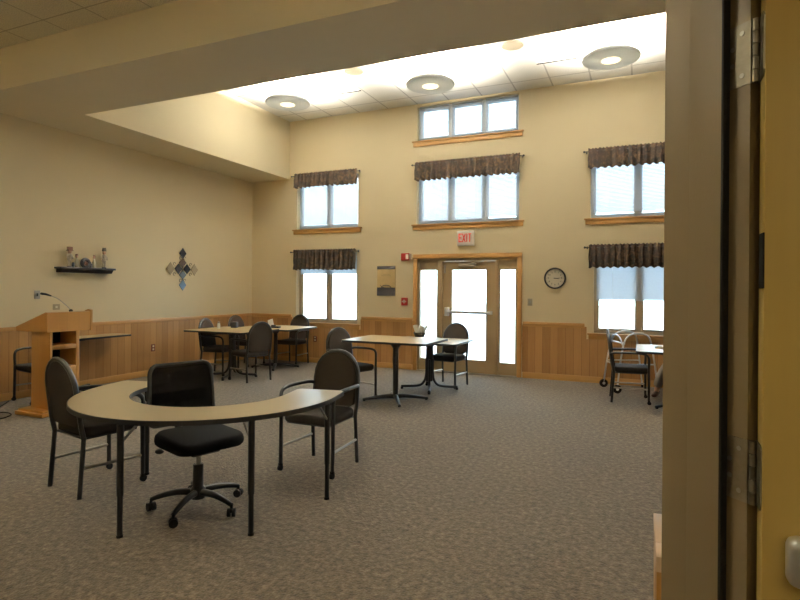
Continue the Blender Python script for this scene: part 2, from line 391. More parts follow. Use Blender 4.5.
# windows
def window(i, x0, x1, z0, z1, n, sill=True):
    fm = M_['win_frame'] if z0 < 1 else M_['win_white']
    w = bpy.data.objects.new('window_%d' % i, None); COL.objects.link(w); w.location = ((x0+x1)/2, D, z0); w['kind'] = 'structure'
    w['label'] = '%s-pane window in the end wall' % {2: 'two', 3: 'three'}[n]
    W2 = (x1-x0)/2; H = z1-z0; ft = .05; y0, y1 = .10, .17
    b = MB().box(-W2, y0, 0, W2, y1, ft, .004).box(-W2, y0, H-ft, W2, y1, H, .004).box(-W2, y0, ft, -W2+ft, y1, H-ft, .004).box(W2-ft, y0, ft, W2, y1, H-ft, .004)
    b.build('window_frame', fm, w)
    pw = (2*W2)/n
    for j in range(1, n):
        x = -W2+pw*j; MB().box(x-.036, y0-.006, ft, x+.036, y1, H-ft, .006).build('mullion', fm, w)
    for j in range(n):
        a, c = -W2+pw*j+(ft if j == 0 else .036), -W2+pw*(j+1)-(ft if j == n-1 else .036)
        s = .028
        MB().box(a, .12, ft, c, .155, ft+s, .003).box(a, .12, H-ft-s, c, .155, H-ft, .003).box(a, .12, ft+s, a+s, .155, H-ft-s, .003).box(c-s, .12, ft+s, c, .155, H-ft-s, .003).build('sash', fm, w)
        MB().box(a+s, .134, ft+s, c-s, .140, H-ft-s).build('pane', M_['glass'], w)
        if z0 < 1: MB().box((a+c)/2-.04, .095, ft+.002, (a+c)/2+.04, .12, ft+.02, .004).build('crank_handle', M_['steel'], w)
    if sill:
        zt = 0 
        MB().box(-W2-.09, -.045, zt-.025, W2+.09, .10, zt, .006).box(-W2-.07, -.022, zt-.10, W2+.07, 0.0, zt-.025, .003).build('window_sill', M_['trim'], w)
    return w
for i, (x0, x1, z0, z1, n) in enumerate(WIN): window(i+1, x0, x1, z0, z1, n)

# back door: frame with two sidelights
d1 = bpy.data.objects.new('door_1', None); COL.objects.link(d1); d1.location = (-2.85, D, 0); d1['kind'] = 'structure'; d1['label'] = 'glazed exterior door with a sidelight on each side'
b = MB().box(-1.0, -.03, 0, -.92, .0, 2.05, .006).box(.92, -.03, 0, 1.0, 0, 2.05, .006).box(-1.0, -.034, 2.05, 1.0, 0, 2.13, .006)
b.build('door_casing', M_['trim_z'], d1)
b = MB().box(-.93, .02, 0, -.88, .14, 2.06).box(.88, .02, 0, .93, .14, 2.06).box(-.93, .02, 2.0, .93, .14, 2.06)
b.box(-.53, .02, 0, -.44, .14, 2.0, .003).box(.53, .02, 0, .58, .14, 2.0, .003)
b.build('door_frame', M_['frame_tan'], d1)
for (a, c) in ((-.88, -.53), (.58, .88)):
    xg0, xg1 = (a+.0, c-.02) if a < 0 else (a+.05, c-.0)
    b = MB().box(a, .05, .0, c, .10, .22).box(a, .05, 1.84, c, .10, 2.0)
    if a < 0: b.box(c-.03, .05, .22, c, .10, 1.84)
    else: b.box(a, .05, .22, a+.03, .10, 1.84)
    b.build('sidelight_frame', M_['frame_tan'], d1)
    MB().box(a+(.0 if a < 0 else .03), .072, .22, c-(.03 if a < 0 else 0), .078, 1.84).build('sidelight_pane', M_['glass'], d1)
x0, x1 = -.44, .53
b = MB().box(x0+.005, .045, .01, x0+.17, .09, 1.995).box(x1-.17, .045, .01, x1-.005, .09, 1.995).box(x0+.17, .045, .01, x1-.17, .09, .24).box(x0+.17, .045, 1.84, x1-.17, .09, 1.995)
leaf = b.build('door_leaf', M_['frame_tan'], d1)
MB().box(x0+.17, .064, .24, x1-.17, .070, 1.84).build('door_pane', M_['glass'], leaf)
pb = MB().box(x0+.05, -.02, 1.01, x0+.13, .045, 1.17, .008).box(x1-.12, -.005, 1.055, x1-.05, .045, 1.115, .008)
pb.tube([(x0+.10, -.022, 1.085), (x1-.06, -.022, 1.085)], .026)
pb.build('panic_bar', M_['alu'], leaf)
MB().box(x0+.3, .005, 1.90, x0+.62, .045, 1.96, .006).tube([(x0+.55, .0, 1.965), (x0+.75, -.04, 1.985), (x0+.5, -.0, 2.0)], .008).build('door_closer', M_['almond'], leaf)
MB().box(x0+.01, .03, 0.005, x1-.01, .045, .012).box(x0+.02, .03, 1.78, x0+.05, .045, 1.93, .003).build('threshold_hardware', M_['steel'], leaf)
MB().box(-.93, -.01, 0, .93, .2, .012).build('threshold', M_['steel'], d1)

# diagonal wall with the doorway we look through
n_ = Vector((-.7071, .7071, 0)); w_ = Vector((-.7071, -.7071, 0)); Pc = Vector((.1755, 1.14, 0))
DM = Matrix(((w_.x, n_.x, 0, Pc.x), (w_.y, n_.y, 0, Pc.y), (0, 0, 1, 0), (0, 0, 0, 1)))   # local x -> w (into opening), y -> n (into room)
OPW, OPH, WT = 1.92, 2.42, .186
wl = MB()
wl.box(-3.08, .01, 0, -.03, WT-.01, ZN, M=DM); wl.box(OPW+.03, .01, 0, 5.3-1.2, WT-.01, ZN, M=DM); wl.box(-.03, .01, OPH+.03, OPW+.03, WT-.01, ZN, M=DM)
struct(wl.build('wall_entry', M_['wall']), 'wall around the doorway the view passes through')
D3 = DM.to_3x3().to_4x4()
d2 = bpy.data.objects.new('door_2', None); COL.objects.link(d2); d2.location = Pc; d2['kind'] = 'structure'; d2['label'] = 'doorway in front with metal frame and open wooden leaf'
jp = [(0, 0), (0, .0426), (.016, .0426), (.016, .1100), (.0155, .1122), (.0135, .1136), (0, .1136), (0, WT), (-.05, WT), (-.05, WT-.012), (-.03, WT-.012), (-.03, .012), (-.05, .012), (-.05, 0)]
jb = MB().prism(jp, 0, OPH, M=D3)
jb.prism([(OPW-p[0], p[1]) for p in jp], 0, OPH, M=D3)
jb.box(0, 0, OPH, OPW, WT, OPH+.05, M=D3)
jb.build('door_frame', M_['jamb'], d2)
MB().box(.001, .0375, 0, .0185, .0424, OPH-.02, .0015, M=D3).build('door_gasket', M_['rubber'], d2)
kx, ky = .0077, -.0035                     # knuckle, relative to the frame corner
lx, ly = .0155, .003                       # hinge edge of the leaf, swung wide open
lf = MB().box(lx, ly-.044, .012, lx+.93, ly, OPH-.02, .0015).build('door_leaf', M_['door_oak'], d2)
for hz in (.36, 1.18, 1.925):
    h = MB().box(-.004, -.002, hz-.056, .0022, .040, hz+.056, M=D3).build('hinge', M_['hinge'], d2)
    g = MB()
    for q in range(5): g.tube([(kx, ky, hz-.056+q*.0226), (kx, ky, hz-.056+q*.0226+.0212)], .0062, 12)
    g.build('hinge_knuckle', M_['hinge'], h)
    for (yy, zz) in ((.014, .038), (.032, .015), (.032, -.015), (.014, -.038)):
        MB().tube([(.0021, yy, hz+zz), (.0034, yy, hz+zz)], .0045, 10, M=D3).build('hinge_screw', M_['steel'], h)
    MB().prism([(-.004, -.056), (.034, -.056), (.042, -.046), (.042, .046), (.034, .056), (-.004, .056)], 0, .003, M=Matrix(((0, 0, -1, lx+.0005), (-1, 0, 0, ly), (0, 1, 0, hz), (0, 0, 0, 1)))).build('hinge_leaf', M_['hinge'], lf)
MB().box(lx-.002, ly-.0445, 1.505, lx+.001, ly-.012, 1.60, .0008).build('edge_plate', M_['rubber'], lf)
pb = MB().box(lx+.030, ly-.085, 1.02, lx+.90, ly-.044, 1.10, .016, seg=4); pb.box(lx+.12, ly-.105, 1.035, lx+.70, ly-.085, 1.085, .010)
pb.build('panic_bar', M_['alu'], lf)

# ================================================================= CEILING FITTINGS
def ring_light(loc, label, e=470):
    t = thing('ceiling_light', label, 'ceiling light', loc, 0, 'round ring ceiling lights')
    b = MB().lathe([(.155, 0), (.35, .012), (.362, .03), (.35, .05), (.30, .085), (.16, .10), (.15, .03), (.155, 0)], 48)
    b.build('lamp_ring', M_['ringtrans'], t)
    MB().lathe([(.0, -.006), (.10, -.004), (.155, .008), (.15, .03), (0, .03)], 36).build('diffuser', M_['lampglow'], t)
    for q in range(3):
        a = q*2*PI/3+.4; MB().tube([(.24*math.cos(a), .24*math.sin(a), .09), (.24*math.cos(a), .24*math.sin(a), (ZC if loc[1] > 4 else ZN)-loc[2])], .004, 6).build('hanger', M_['ringgrey'], t)
    l = light('uplight', 'AREA', (0, 0, .115), e, (1, .945, .83), (PI, 0, 0), .60, shape='DISK'); l.parent = t; l.data.spread = math.radians(164)
    return t
for xx, lb in ((-5.2, 'left'), (-1.6, 'right')):
    ring_light((xx, .6, 3.75), 'added unseen ring fill light in the near bay on the %s' % lb, 95)  # added uplights out of view, brightening the near ceiling and beam
ring_light((-5.33, 7.49, 4.5), 'leftmost of the three grey ring ceiling lights, near the soffit corner')
ring_light((-2.88, 7.62, 4.5), 'middle grey ring ceiling light, above the topmost three-pane window')
ring_light((-.38, 7.66, 4.5), 'rightmost grey ring ceiling light, next to the door frame')
for (x0, x1, y, lab) in ((-5.62, -4.43, 8.34, 'thin dark slot air vent in ceiling beside the left ring light'), (-1.46, -.50, 8.38, 'thin dark slot air vent in ceiling beside the right ring light')):
    t = thing('air_vent', lab, 'air vent', ((x0+x1)/2, y, ZC), 0, 'ceiling slot vents')
    h = (x1-x0)/2
    MB().box(-h, -.022, -.007, h, .022, 0).build('slot', M_['rubber'], t)
    MB().box(-h, -.030, -.006, h, -.022, 0).box(-h, .022, -.006, h, .030, 0).build('frame', M_['white'], t)
for (x, y, lab) in ((-4.14, 7.56, 'round flush ceiling speaker between left and middle ring lights'), (-1.66, 7.61, 'round flush ceiling speaker between middle and right ring lights')):
    t = thing('ceiling_speaker', lab, 'speaker', (x, y, ZC), 0, 'round ceiling speakers')
    MB().lathe([(.12, -.008), (.15, -.012), (.165, 0)], 36).build('rim', M_['almond'], t)
    MB().lathe([(0, -.012), (.12, -.010), (.12, 0)], 36).build('grille', M_['almond'], t)

# ================================================================= WALL THINGS
# blinds
def blind(x0, x1, zb, zt, label, grp, tilt=62):
    t = thing('window_blind', label, 'blind', ((x0+x1)/2, D+.065, zb), 0, grp)
    h = (x1-x0)/2-.012; H = zt-zb
    MB().box(-h, -.02, H-.035, h, .02, H, .003).build('headrail', M_['slat'], t)
    b = MB(); n = int((H-.06)/.0215); a = math.radians(tilt)
    for i in range(n):
        z = .03+i*.0215; dy, dz = .0125*math.cos(a), .0125*math.sin(a)
        b.add([(-h, -dy, z-dz), (h, -dy, z-dz), (h, 0.0015, z+.0006), (-h, 0.0015, z+.0006), (h, dy, z+dz), (-h, dy, z+dz)], [(0, 1, 2, 3), (3, 2, 4, 5)], True)
    s = b.build('slats', M_['slat'], t)
    MB().box(-h, -.012, 0, h, .012, .016, .003).build('bottom_rail', M_['slat'], t)
    for x in (-h*.62, h*.62): MB().tube([(x, -.016, .01), (x, -.016, H-.03)], .0022, 6).build('ladder_cord', M_['white'], t)
    return t
blind(-6.38, -5.06, 2.75, 3.74, 'lowered white blind in the upper left two-pane window', 'white window blinds')
blind(-6.38, -5.06, 1.77, 2.20, 'white blind drawn up high in the lower left window', 'white window blinds')
for j, nm in enumerate(('left', 'centre', 'right')):
    w = (-1.93+3.80)/3
    blind(-3.80+w*j+.02, -3.80+w*(j+1)-.02, 4.255, 4.86, 'white blind on the %s pane of the topmost window under the ceiling' % nm, 'white window blinds')
    w = (-1.92+3.80)/3
    blind(-3.80+w*j+.02, -3.80+w*(j+1)-.02, 2.74+(.035 if j == 2 else 0)-.015, 3.76, 'white blind on the %s pane of the window above the exit sign' % nm, 'white window blinds')
blind(-.73, .63, 2.74, 3.74, 'lowered white blind in the upper right window', 'white window blinds')
blind(-.67, .63, 1.33, 2.18, 'white blind half drawn in the lower right window above the dining table', 'white window blinds')

def valance(x0, x1, zb, zt, label, seed):
    rnd = random.Random(seed)
    w = x1-x0; cx = (x0+x1)/2
    r = thing('curtain_rod', 'thin rod of the '+label, 'curtain rod', (cx, D, zt-.045), 0, 'curtain rods')
    h = w/2+.05
    MB().tube([(-h, -.075, 0), (h, -.075, 0)], .008, 10).build('rod', M_['black'], r)
    for s in (-1, 1):
        MB().ball((s*(h+.012), -.075, 0), .018).build('finial', M_['black'], r)
        MB().tube([(s*(h-.02), -.075, 0), (s*(h-.02), 0, 0)], .006, 8).box(s*(h-.02)-.012, -.006, -.02, s*(h-.02)+.012, 0, .02, .002).build('bracket', M_['black'], r)
    # gathered cloth wrapped round the rod: front and back sheets
    b = MB(); n = 150; H = zt-zb; rows = 9
    ph = [rnd.random()*6 for _ in range(5)]
    def wave(u, v):
        x = u*w
        a = math.sin(x*2*PI/.105+ph[0]+1.3*math.sin(x*5+ph[1]))
        c = math.sin(x*2*PI/.041+ph[2])
        amp = .010+.026*v
        return amp*a+.005*c*(1-.4*v)+.006*v*math.sin(x*7+ph[3])
    front = []; back = []
    for j in range(rows+1):
        v = j/rows
        for i in range(n+1):
            u = i/n; x = -w/2+u*w+.004*math.sin(v*9+u*60); top = .008*math.sin(u*w*2*PI/.055+ph[4])
            z = .045-v*H+(top if j == 0 else 0)+(.012*math.sin(u*w*2*PI/.105+ph[0]) if j == rows else 0)
            front.append((x, -.088-wave(u, v)-.016*v, z))
            back.append((x, -.060+.3*wave(u, v) if j < 3 else -.082-wave(u, v)-.016*v+.004*j/rows, z))
    m = len(front); vs = front+back; fs = []
    for j in range(rows):
        for i in range(n):
            a = j*(n+1)+i; fs.append((a, a+1, a+n+2, a+n+1)); fs.append((m+a+n+1, m+a+n+2, m+a+1, m+a))
    for i in range(n):
        fs.append((i+1, i, m+i, m+i+1)); a = rows*(n+1)+i; fs.append((a, a+1, m+a+1, m+a))
    for j in range(rows):
        a = j*(n+1); fs.append((a, a+n+1, m+a+n+1, m+a)); a += n; fs.append((a+n+1, a, m+a, m+a+n+1))
    b.add(vs, fs, True)
    o = b.build('valance', M_['valance'], None, (cx, D, zt-.045))
    tag(o, label, 'valance', 'brown valances')
valance(-6.45, -5.02, 3.51, 3.80, 'brown patterned valance over the upper left window', 1)
valance(-6.46, -5.03, 1.86, 2.26, 'brown patterned valance over the lower left window', 2)
valance(-3.80, -1.89, 3.47, 3.81, 'long brown patterned valance over the three-pane window above the exit sign', 3)
valance(-.79, .72, 3.455, 3.775, 'brown patterned valance over the upper right window', 4)
valance(-.77, .72, 1.86, 2.23, 'brown patterned valance over the lower right window', 5)

# exit sign
t = thing('exit_sign', 'white exit sign with red letters above the glass door', 'exit sign', (-2.845, D, 2.265), 0)
MB().box(-.155, -.055, 0, .155, 0, .265, .008).build('housing', M_['white'], t)
def bars(name, segs, x, z, w, h, th, parent, m):
    b = MB()
    for (x0, z0, x1, z1) in segs:
        p0 = Vector((x+x0*w, 0, z+z0*h)); p1 = Vector((x+x1*w, 0, z+z1*h)); d = (p1-p0); L_ = d.length; a = math.atan2(d.z, d.x)
        b.box(-.0 if False else -th*.0, -.002, -th/2, L_, .002, th/2, M=Matrix.Translation(p0) @ Matrix.Rotation(-a, 4, 'Y'))
    return b.build(name, m, parent, (0, -.057, 0))
hh = .15; zz = .065
for (L_, x, segs) in (('E', -.115, [(0, 0, 0, 1), (0, .95, 1, .95), (0, .5, .85, .5), (0, .05, 1, .05)]), ('X', -.052, [(0, 0, 1, 1), (0, 1, 1, 0)]),
                      ('I', .028, [(0, 0, 0, 1)]), ('T', .05, [(0, .95, 1.1, .95), (.55, 0, .55, 1)])):
    bars('letter', segs, x, zz, .052, hh, .017, t, M_['exitred'])
# clock
t = thing('wall_clock', 'round wall clock with black rim right of the door', 'clock', (-1.305, D, 1.69), 0); t.scale = (1.17, 1.1, 1.17)
Mc = plateM((0, 0, 0), 'back')
b = MB(); b.lathe([(.132, .0), (.150, .004), (.152, .025), (.143, .036), (.130, .032), (.128, .012), (.132, 0)], 48, M=Mc); b.build('rim', M_['black'], t)
MB().lathe([(0, .012), (.130, .012), (.13, .002), (0, .002)], 40, M=Mc).build('clock_face', M_['cream'], t)
b = MB()
for q in range(60):
    a = q*PI/30; r0, r1 = (.108, .121) if q % 5 == 0 else (.115, .121)
    b.box(-.0018 if q % 5 == 0 else -.0008, r0, .0122, .0018 if q % 5 == 0 else .0008, r1, .0135, M=Mc @ Matrix.Rotation(a, 4, 'Z'))
b.build('minute_marks', M_['black'], t)
def text_mesh(name, s, size, M, m, parent, extrude=.0006):
    cu = bpy.data.curves.new(name, 'FONT'); cu.body = s; cu.size = size; cu.align_x = 'CENTER'; cu.align_y = 'CENTER'; cu.extrude = extrude
    ob = bpy.data.objects.new(name, cu); COL.objects.link(ob); dg = bpy.context.evaluated_depsgraph_get(); dg.update()
    me = bpy.data.meshes.new_from_object(ob.evaluated_get(dg)); bpy.data.objects.remove(ob)
    me.transform(M); me.materials.clear(); me.materials.append(m)
    o = bpy.data.objects.new(name, me); COL.objects.link(o)
    if parent: o.parent = parent
    return o
for q in range(1, 13):
    a = PI/2-q*PI/6
    text_mesh('numeral', str(q), .034, Mc @ Matrix.Translation((.092*math.cos(a), .092*math.sin(a), .013)), M_['black'], t)
for (nm, L_, wd, a) in (('hour_hand', .062, .005, math.radians(-97)), ('minute_hand', .098, .0035, math.radians(-87))):
    MB().prism([(-wd, -.018), (wd, -.018), (wd*.5, L_), (-wd*.5, L_)], .015, .017, M=Mc @ Matrix.Rotation(a, 4, 'Z')).build(nm, M_['black'], t)
MB().lathe([(0, .020), (.007, .019), (.007, .013)], 16, M=Mc).build('hub', M_['black'], t)
# poster
t = thing('wall_poster', 'small tan and dark framed poster between lower left window and door', 'poster', (-4.40, D, 1.36), 0)
MB().box(-.19, -.022, 0, .19, 0, .56, .003).build('panel', mat('poster_tan', (.58, .43, .20), .6, noise=(9, .2)), t)
DKP = mat('poster_dark', (.028, .024, .026), .6, noise=(30, .5))
MB().box(-.19, -.024, .50, .19, -.022, .56).build('top_band', DKP, t)
MB().box(-.19, -.024, 0, .19, -.022, .155).build('bottom_band', DKP, t)
b = MB(); b.tube([(-.11, -.024, .145)]+[(.10*math.cos(a)+.0, -.024, .15+.05*math.sin(a)) for a in [PI-PI*i/12 for i in range(13)]]+[(.13, -.024, .145)], .008, 8)
b.tube([(-.12, -.024, .20), (-.09, -.024, .165), (0, -.024, .145)], .005, 6)
b.build('arch_motif', DKP, t)
b = MB()
for (z, w) in ((.40, .07), (.375, .10)): b.box(-w, -.0232, z, w, -.022, z+.006)
b.build('faint_caption', mat('poster_ink', (.30, .22, .10), .6), t)
# fire devices
t = thing('fire_alarm', 'red fire alarm strobe beside upper corner of door casing', 'fire alarm', (-3.99, D, 2.02), 0)
MB().box(-.10, -.045, 0, .06, 0, .135, .008).build('housing', M_['red'], t)
MB().box(.0, -.065, .02, .055, -.045, .115, .01).build('strobe_lens', M_['white'], t)
MB().box(.06, -.04, 0.01, .095, 0, .125, .006).build('sounder', M_['steel'], t)
t = thing('fire_pull_station', 'small red pull station beside the door casing above wainscot', 'fire alarm', (-4.02, D, 1.185), 0)
MB().box(-.06, -.04, 0, .06, 0, .145, .008).build('housing', M_['red'], t)
MB().box(-.04, -.052, .06, .04, -.04, .085, .003).box(-.012, -.052, .04, .012, -.04, .105, .003).build('pull_handle', M_['white'], t)

def plate(name, label, cat, loc, axis, w, h, m, holes=(), hm=None, grp=None):
    t = thing(name, label, cat, loc, 0, grp); Mp = plateM((0, 0, 0), axis)
    MB().box(-w/2, -h/2, 0, w/2, h/2, .007, .002, M=Mp).build('cover_plate', m, t)
    for (x, y, a, c) in holes: MB().box(x-a/2, y-c/2, .006, x+a/2, y+c/2, .011, .0015, M=Mp).build('socket' if 'outlet' in name else 'toggle', hm, t)
    return t
plate('light_switch', 'grey light switch plate between door and wall clock', 'switch', (-1.715, D, 1.285), 'back', .08, .12, M_['almond'], [(0, 0, .02, .045)], M_['steel'])
plate('wall_outlet', 'red-brown outlet in wainscot below the lower left window', 'outlet', (-5.96, D-.018, .48), 'back', .08, .12, mat('outlet_red', (.16, .04, .025), .5), [(0, .026, .032, .03), (0, -.026, .032, .03)], M_['cream'])
plate('wall_outlet', 'red-brown outlet in the left wall wainscot between lectern and corner', 'outlet', (XL+.018, 6.81, .465), 'left', .08, .12, mat('outlet_red_b', (.16, .035, .025), .5), [(0, .026, .032, .03), (0, -.026, .032, .03)], M_['cream'])
plate('light_switch', 'grey switch plate on the left wall beside the microphone', 'switch', (XL, 4.87, 1.375), 'left', .075, .115, M_['steel'], [(0, 0, .02, .04)], M_['black'])
plate('wall_jack', 'beige wall jack plate low on the left wall above the lectern', 'jack', (XL, 5.14, 1.20), 'left', .10, .08, M_['almond'], [(.0, 0, .03, .03)], M_['cream'])

# wall shelf with figurines
t = thing('wall_shelf', 'dark floating shelf holding figurines on the left wall', 'shelf', (XL, 5.54, 1.69), 0)
sp = [(0, 0), (.10, 0), (.125, .035), (.14, .05), (.14, .08), (0, .08)]
b = MB(); t0 = bmesh.new()
b.prism(sp, -.405, .405, M=Matrix(((1, 0, 0, 0), (0, 0, 1, 0), (0, 1, 0, 0), (0, 0, 0, 1)))); b.box(0, -.435, .052, .155, .435, .08, .004)
b.build('shelf_body', M_['cap'], t)
FIG = mat('figurine_white', (.50, .44, .36), .5, noise=(60, .25)); FIGB = mat('figurine_brown', (.16, .07, .04), .6); FIGD = mat('figurine_dark', (.03, .03, .035), .5); FIGS = mat('figurine_skin', (.5, .3, .2), .6)
SZ = 1.77
def tall_fig(y, label, hatm, w):
    t = thing('figurine', label, 'figurine', (XL+.07, y, SZ), 0, 'tall figurines on the wall shelf'); t.scale = (.9, .9, 1.0 if w else 1.1)
    MB().lathe([(.035, 0), (.036, .012), (.02, .016)], 20).build('base', FIGD, t)
    for s in (-1, 1): MB().tube([(0, s*.014, .014), (0, s*.016, .10)], [.012, .014], 10).build('leg', FIG, t)
    MB().lathe([(.02, .09), (.036, .10), (.034, .14), (.040, .165), (.030, .185), (.012, .195)], 20).build('torso', FIG, t)
    for s in (-1, 1): MB().tube([(0, s*.034, .175), (.008, s*.052, .14), (.026, s*.036, .12)], .010, 8).build('arm', FIG, t)
    MB().ball((0, 0, .218), .028, (1, 1, 1.1)).build('head', FIGS, t)
    if w: MB().box(-.030, -.034, .236, .030, .034, .29, .006).box(-.036, -.04, .23, .036, .04, .24, .003).build('hat', hatm, t)
    else: MB().lathe([(.036, .236), (.032, .25), (.030, .27), (.026, .285), (0, .287)], 20).build('hat', hatm, t)
tall_fig(5.285, 'tall figurine with square brown hat at left end of wall shelf', FIGB, True)
tall_fig(5.835, 'tall pale figurine with rounded dark hat at right end of wall shelf', mat('figurine_hat_dark', (.06, .045, .035), .6), False)
def small_fig(y, label):
    t = thing('figurine', label, 'figurine', (XL+.075, y, SZ), 0, 'small bottle-shaped figurines'); t.scale = (1.1, 1.1, 1.4)
    MB().lathe([(.022, 0), (.026, .02), (.024, .06), (.012, .085), (.010, .10)], 20).build('body', M_['cream'], t)
    MB().ball((0, 0, .112), .017).build('head', FIGS, t)
    MB().lathe([(.018, .12), (.015, .135), (0, .14)], 16).build('cap', FIGB, t)
small_fig(5.39, 'small cream figurine left of the dark wreath on wall shelf')
small_fig(5.665, 'small cream figurine right of the dark wreath on wall shelf')
t = thing('wreath_ornament', 'dark round wreath ornament in the middle of the wall shelf', 'ornament', (XL+.07, 5.53, SZ), 0); t.scale = (1.2, 1.2, 1.2)
pts = [(0, .045*math.cos(a), .055+.045*math.sin(a)) for a in [2*PI*i/20 for i in range(20)]]
b = MB(); b.tube(pts, .022, 10, closed=True); rr = random.Random(3)
for i in range(26):
    a = rr.random()*2*PI; b.ball((rr.uniform(-.015, .02), .05*math.cos(a), .06+.045*math.sin(a)), .014, n=8)
b.build('wreath', FIGD, t); MB().ball((.0, 0, .045), .03).build('centre_ball', FIGB, t)
t = thing('candle_cup', 'small black cup beside the wreath on the wall shelf', 'cup', (XL+.07, 5.612, SZ), 0)
MB().lathe([(.018, 0), (.024, .03), (.026, .065), (.022, .065), (.018, .01), (0, .01)], 20).build('cup_body', FIGD, t)
t = thing('blue_jar', 'small dark blue jar beside the square-hatted figurine on wall shelf', 'jar', (XL+.075, 5.335, SZ), 0)
MB().lathe([(.016, 0), (.021, .02), (.020, .05), (.012, .06), (.012, .07), (0, .072)], 20).build('jar_body', mat('jar_blue', (.05, .08, .14), .4), t)

# diamond wall cross
t = thing('wall_decoration', 'cross of coloured metal diamonds hanging on the left wall', 'wall decoration', (XL, 7.455, 1.815), 0)
Ml = plateM((0, 0, 0), 'left')
dk = mat('diamond_charcoal', (.015, .015, .02), .4, metal=.4, noise=(14, .4)); br = mat('diamond_brown', (.10, .055, .035), .4, metal=.3, noise=(14, .4))
tn = mat('diamond_tan', (.34, .27, .17), .45, metal=.2, noise=(14, .4)); bl = mat('diamond_blue', (.15, .22, .32), .35, metal=.4, noise=(14, .3)); gy = mat('diamond_slate', (.09, .11, .13), .4, metal=.4, noise=(14, .3))
for (x, y, m, sx, sy) in ((0, .285, dk, .085, .10), (0, .115, br, .09, .085), (-.10, .005, dk, .09, .095), (.10, .005, dk, .09, .095), (0, -.10, gy, .09, .085), (0, -.285, bl, .085, .10), (-.28, .005, tn, .095, .11), (.28, .0, tn, .085, .11)):
    Mm = Ml @ Matrix.Translation((x, y, 0))
    MB().prism([(-sx, 0), (0, -sy), (sx, 0), (0, sy)], .012, .022, M=Mm, bev=.004).build('diamond', m, t)
b = MB()
for (x, y) in ((-.05, .20), (.05, .20), (-.05, -.20), (.05, -.20), (-.19, .09), (.19, .09), (-.19, -.09), (.19, -.09)):
    b.tube([Ml @ Vector((x+.025*math.cos(a), y+.025*math.sin(a), .012)) for a in [i*.5 for i in range(11)]], .004, 6)
b.tube([Ml @ Vector((0, -.36, .008)), Ml @ Vector((0, .36, .008))], .005, 6); b.tube([Ml @ Vector((-.34, 0, .008)), Ml @ Vector((.34, 0, .008))], .005, 6)
b.build('wire_scroll', M_['black'], t)

# ================================================================= FURNITURE
def make_chair(name, label):
    t = thing(name, label, 'chair')
    FR = M_['frame_chair']; hw = .215
    # back frame arch
    def lean(z): return -.215-.075*max(0, (z-.42))/.55
    pts = [(-hw, -.205, .40), (-hw, lean(.48), .48), (-hw, lean(.60), .60), (-hw, lean(.70), .70)]
    for i in range(1, 12):
        a = PI-PI*i/12; z = .72+.225*math.sin(a); pts.append((hw*math.cos(a), lean(z), z))
    pts += [(hw, lean(.70), .70), (hw, lean(.60), .60), (hw, lean(.48), .48), (hw, -.205, .40)]
    MB().tube(pts, .0175, 10).build('back_frame', FR, t)
    # padded back
    sh = arc(0, .72, hw-.012, 0, 180, 16, .213)+[(-hw+.014, .50), (-hw+.06, .475), (hw-.06, .475), (hw-.014, .50)]
    b = bmesh.new(); 
    mb = MB(); mb.prism(sh, -.018, .022, M=RXm, bev=.012)
    for v in mb.bm.verts:
        z = v.co.z; v.co.y += lean(z)+.004+.012*(abs(v.co.x)/hw)**2
    b.free(); mb.build('backrest', M_['fabric'], t)
    # seat
    mb = MB(); mb.prism(rrect(-.225, -.20, .225, .235, .06), .405, .475, bev=.022)
    for v in mb.bm.verts:
        if v.co.z > .44: v.co.z += .012*(1-(v.co.x/.225)**2)
    mb.build('seat', M_['seatfab'], t)
    MB().box(-.20, -.20, .39, .20, .20, .406, .004).build('seat_frame', FR, t)
    for s in (-1, 1):
        MB().tube([(s*hw, -.205, .41), (s*(hw+.005), -.235, 0.0)], .0165, 10).build('leg', FR, t)
        l = MB().tube([(s*.245, .215, .46), (s*.245, .22, .055)], .0165, 10).build('leg', FR, t)
        cas = MB(); cas.tube([(s*.245-.012, .225, .024), (s*.245+.012, .225, .024)], .024, 14); cas.box(s*.245-.016, .207, .03, s*.245+.016, .235, .062, .006)
        cas.build('caster', M_['rubber'], l)
        p = smooth_path([(s*hw, lean(.655), .655), (s*.245, -.18, .668), (s*.262, .0, .672), (s*.262, .13, .668), (s*.255, .195, .645), (s*.247, .218, .59), (s*.245, .215, .455)], 5)
        MB().tube(p, .0155, 10).build('armrest', FR, t)
        MB().tube([(s*(hw+.004), -.222, .20), (s*.245, .217, .20)], .011, 8).build('stretcher', M_['steel'], t)
    return t
chair0 = make_chair('armchair', 'round-backed armchair at the left end of the horseshoe table, between lectern and mesh chair')
chair0.location = (-3.78, 2.90, 0); chair0.rotation_euler = (0, 0, head(.18, .98))
GC = 'dark round-backed armchairs'; chair0['group'] = GC
dup(chair0, (-2.45, 3.95, 0), head(0, -1), 'round-backed armchair facing the camera behind right tip of horseshoe table')
dup(chair0, (-3.56, 6.50, 0), head(.945, -.33), 'armchair tucked at the left edge of the tall square table in the room centre')
dup(chair0, (-2.74, 8.12, 0), head(-.18, -.98), 'armchair in front of the glass door behind the lower centre table')
dup(chair0, (-6.67, 7.44, 0), head(.985, .17), 'armchair on left wall side of the corner tables, nearer one')
dup(chair0, (-6.95, 8.50, 0), head(1, 0), 'armchair on left wall side of the corner tables, farther one in the corner')
dup(chair0, (-5.78, 7.17, 0), head(-.95, .3), 'armchair seen from behind on near side of the corner tables')
dup(chair0, (-6.28, 9.04, 0), head(0, -1), 'armchair facing the room below the lower left window at corner table')
dup(chair0, (-.13, 8.10, 0), head(1, .08), 'armchair in side view at the right table, in front of the walker')
dup(chair0, (.66, 8.86, 0), head(-.25, -.97), 'armchair the seated person uses beside the right table')
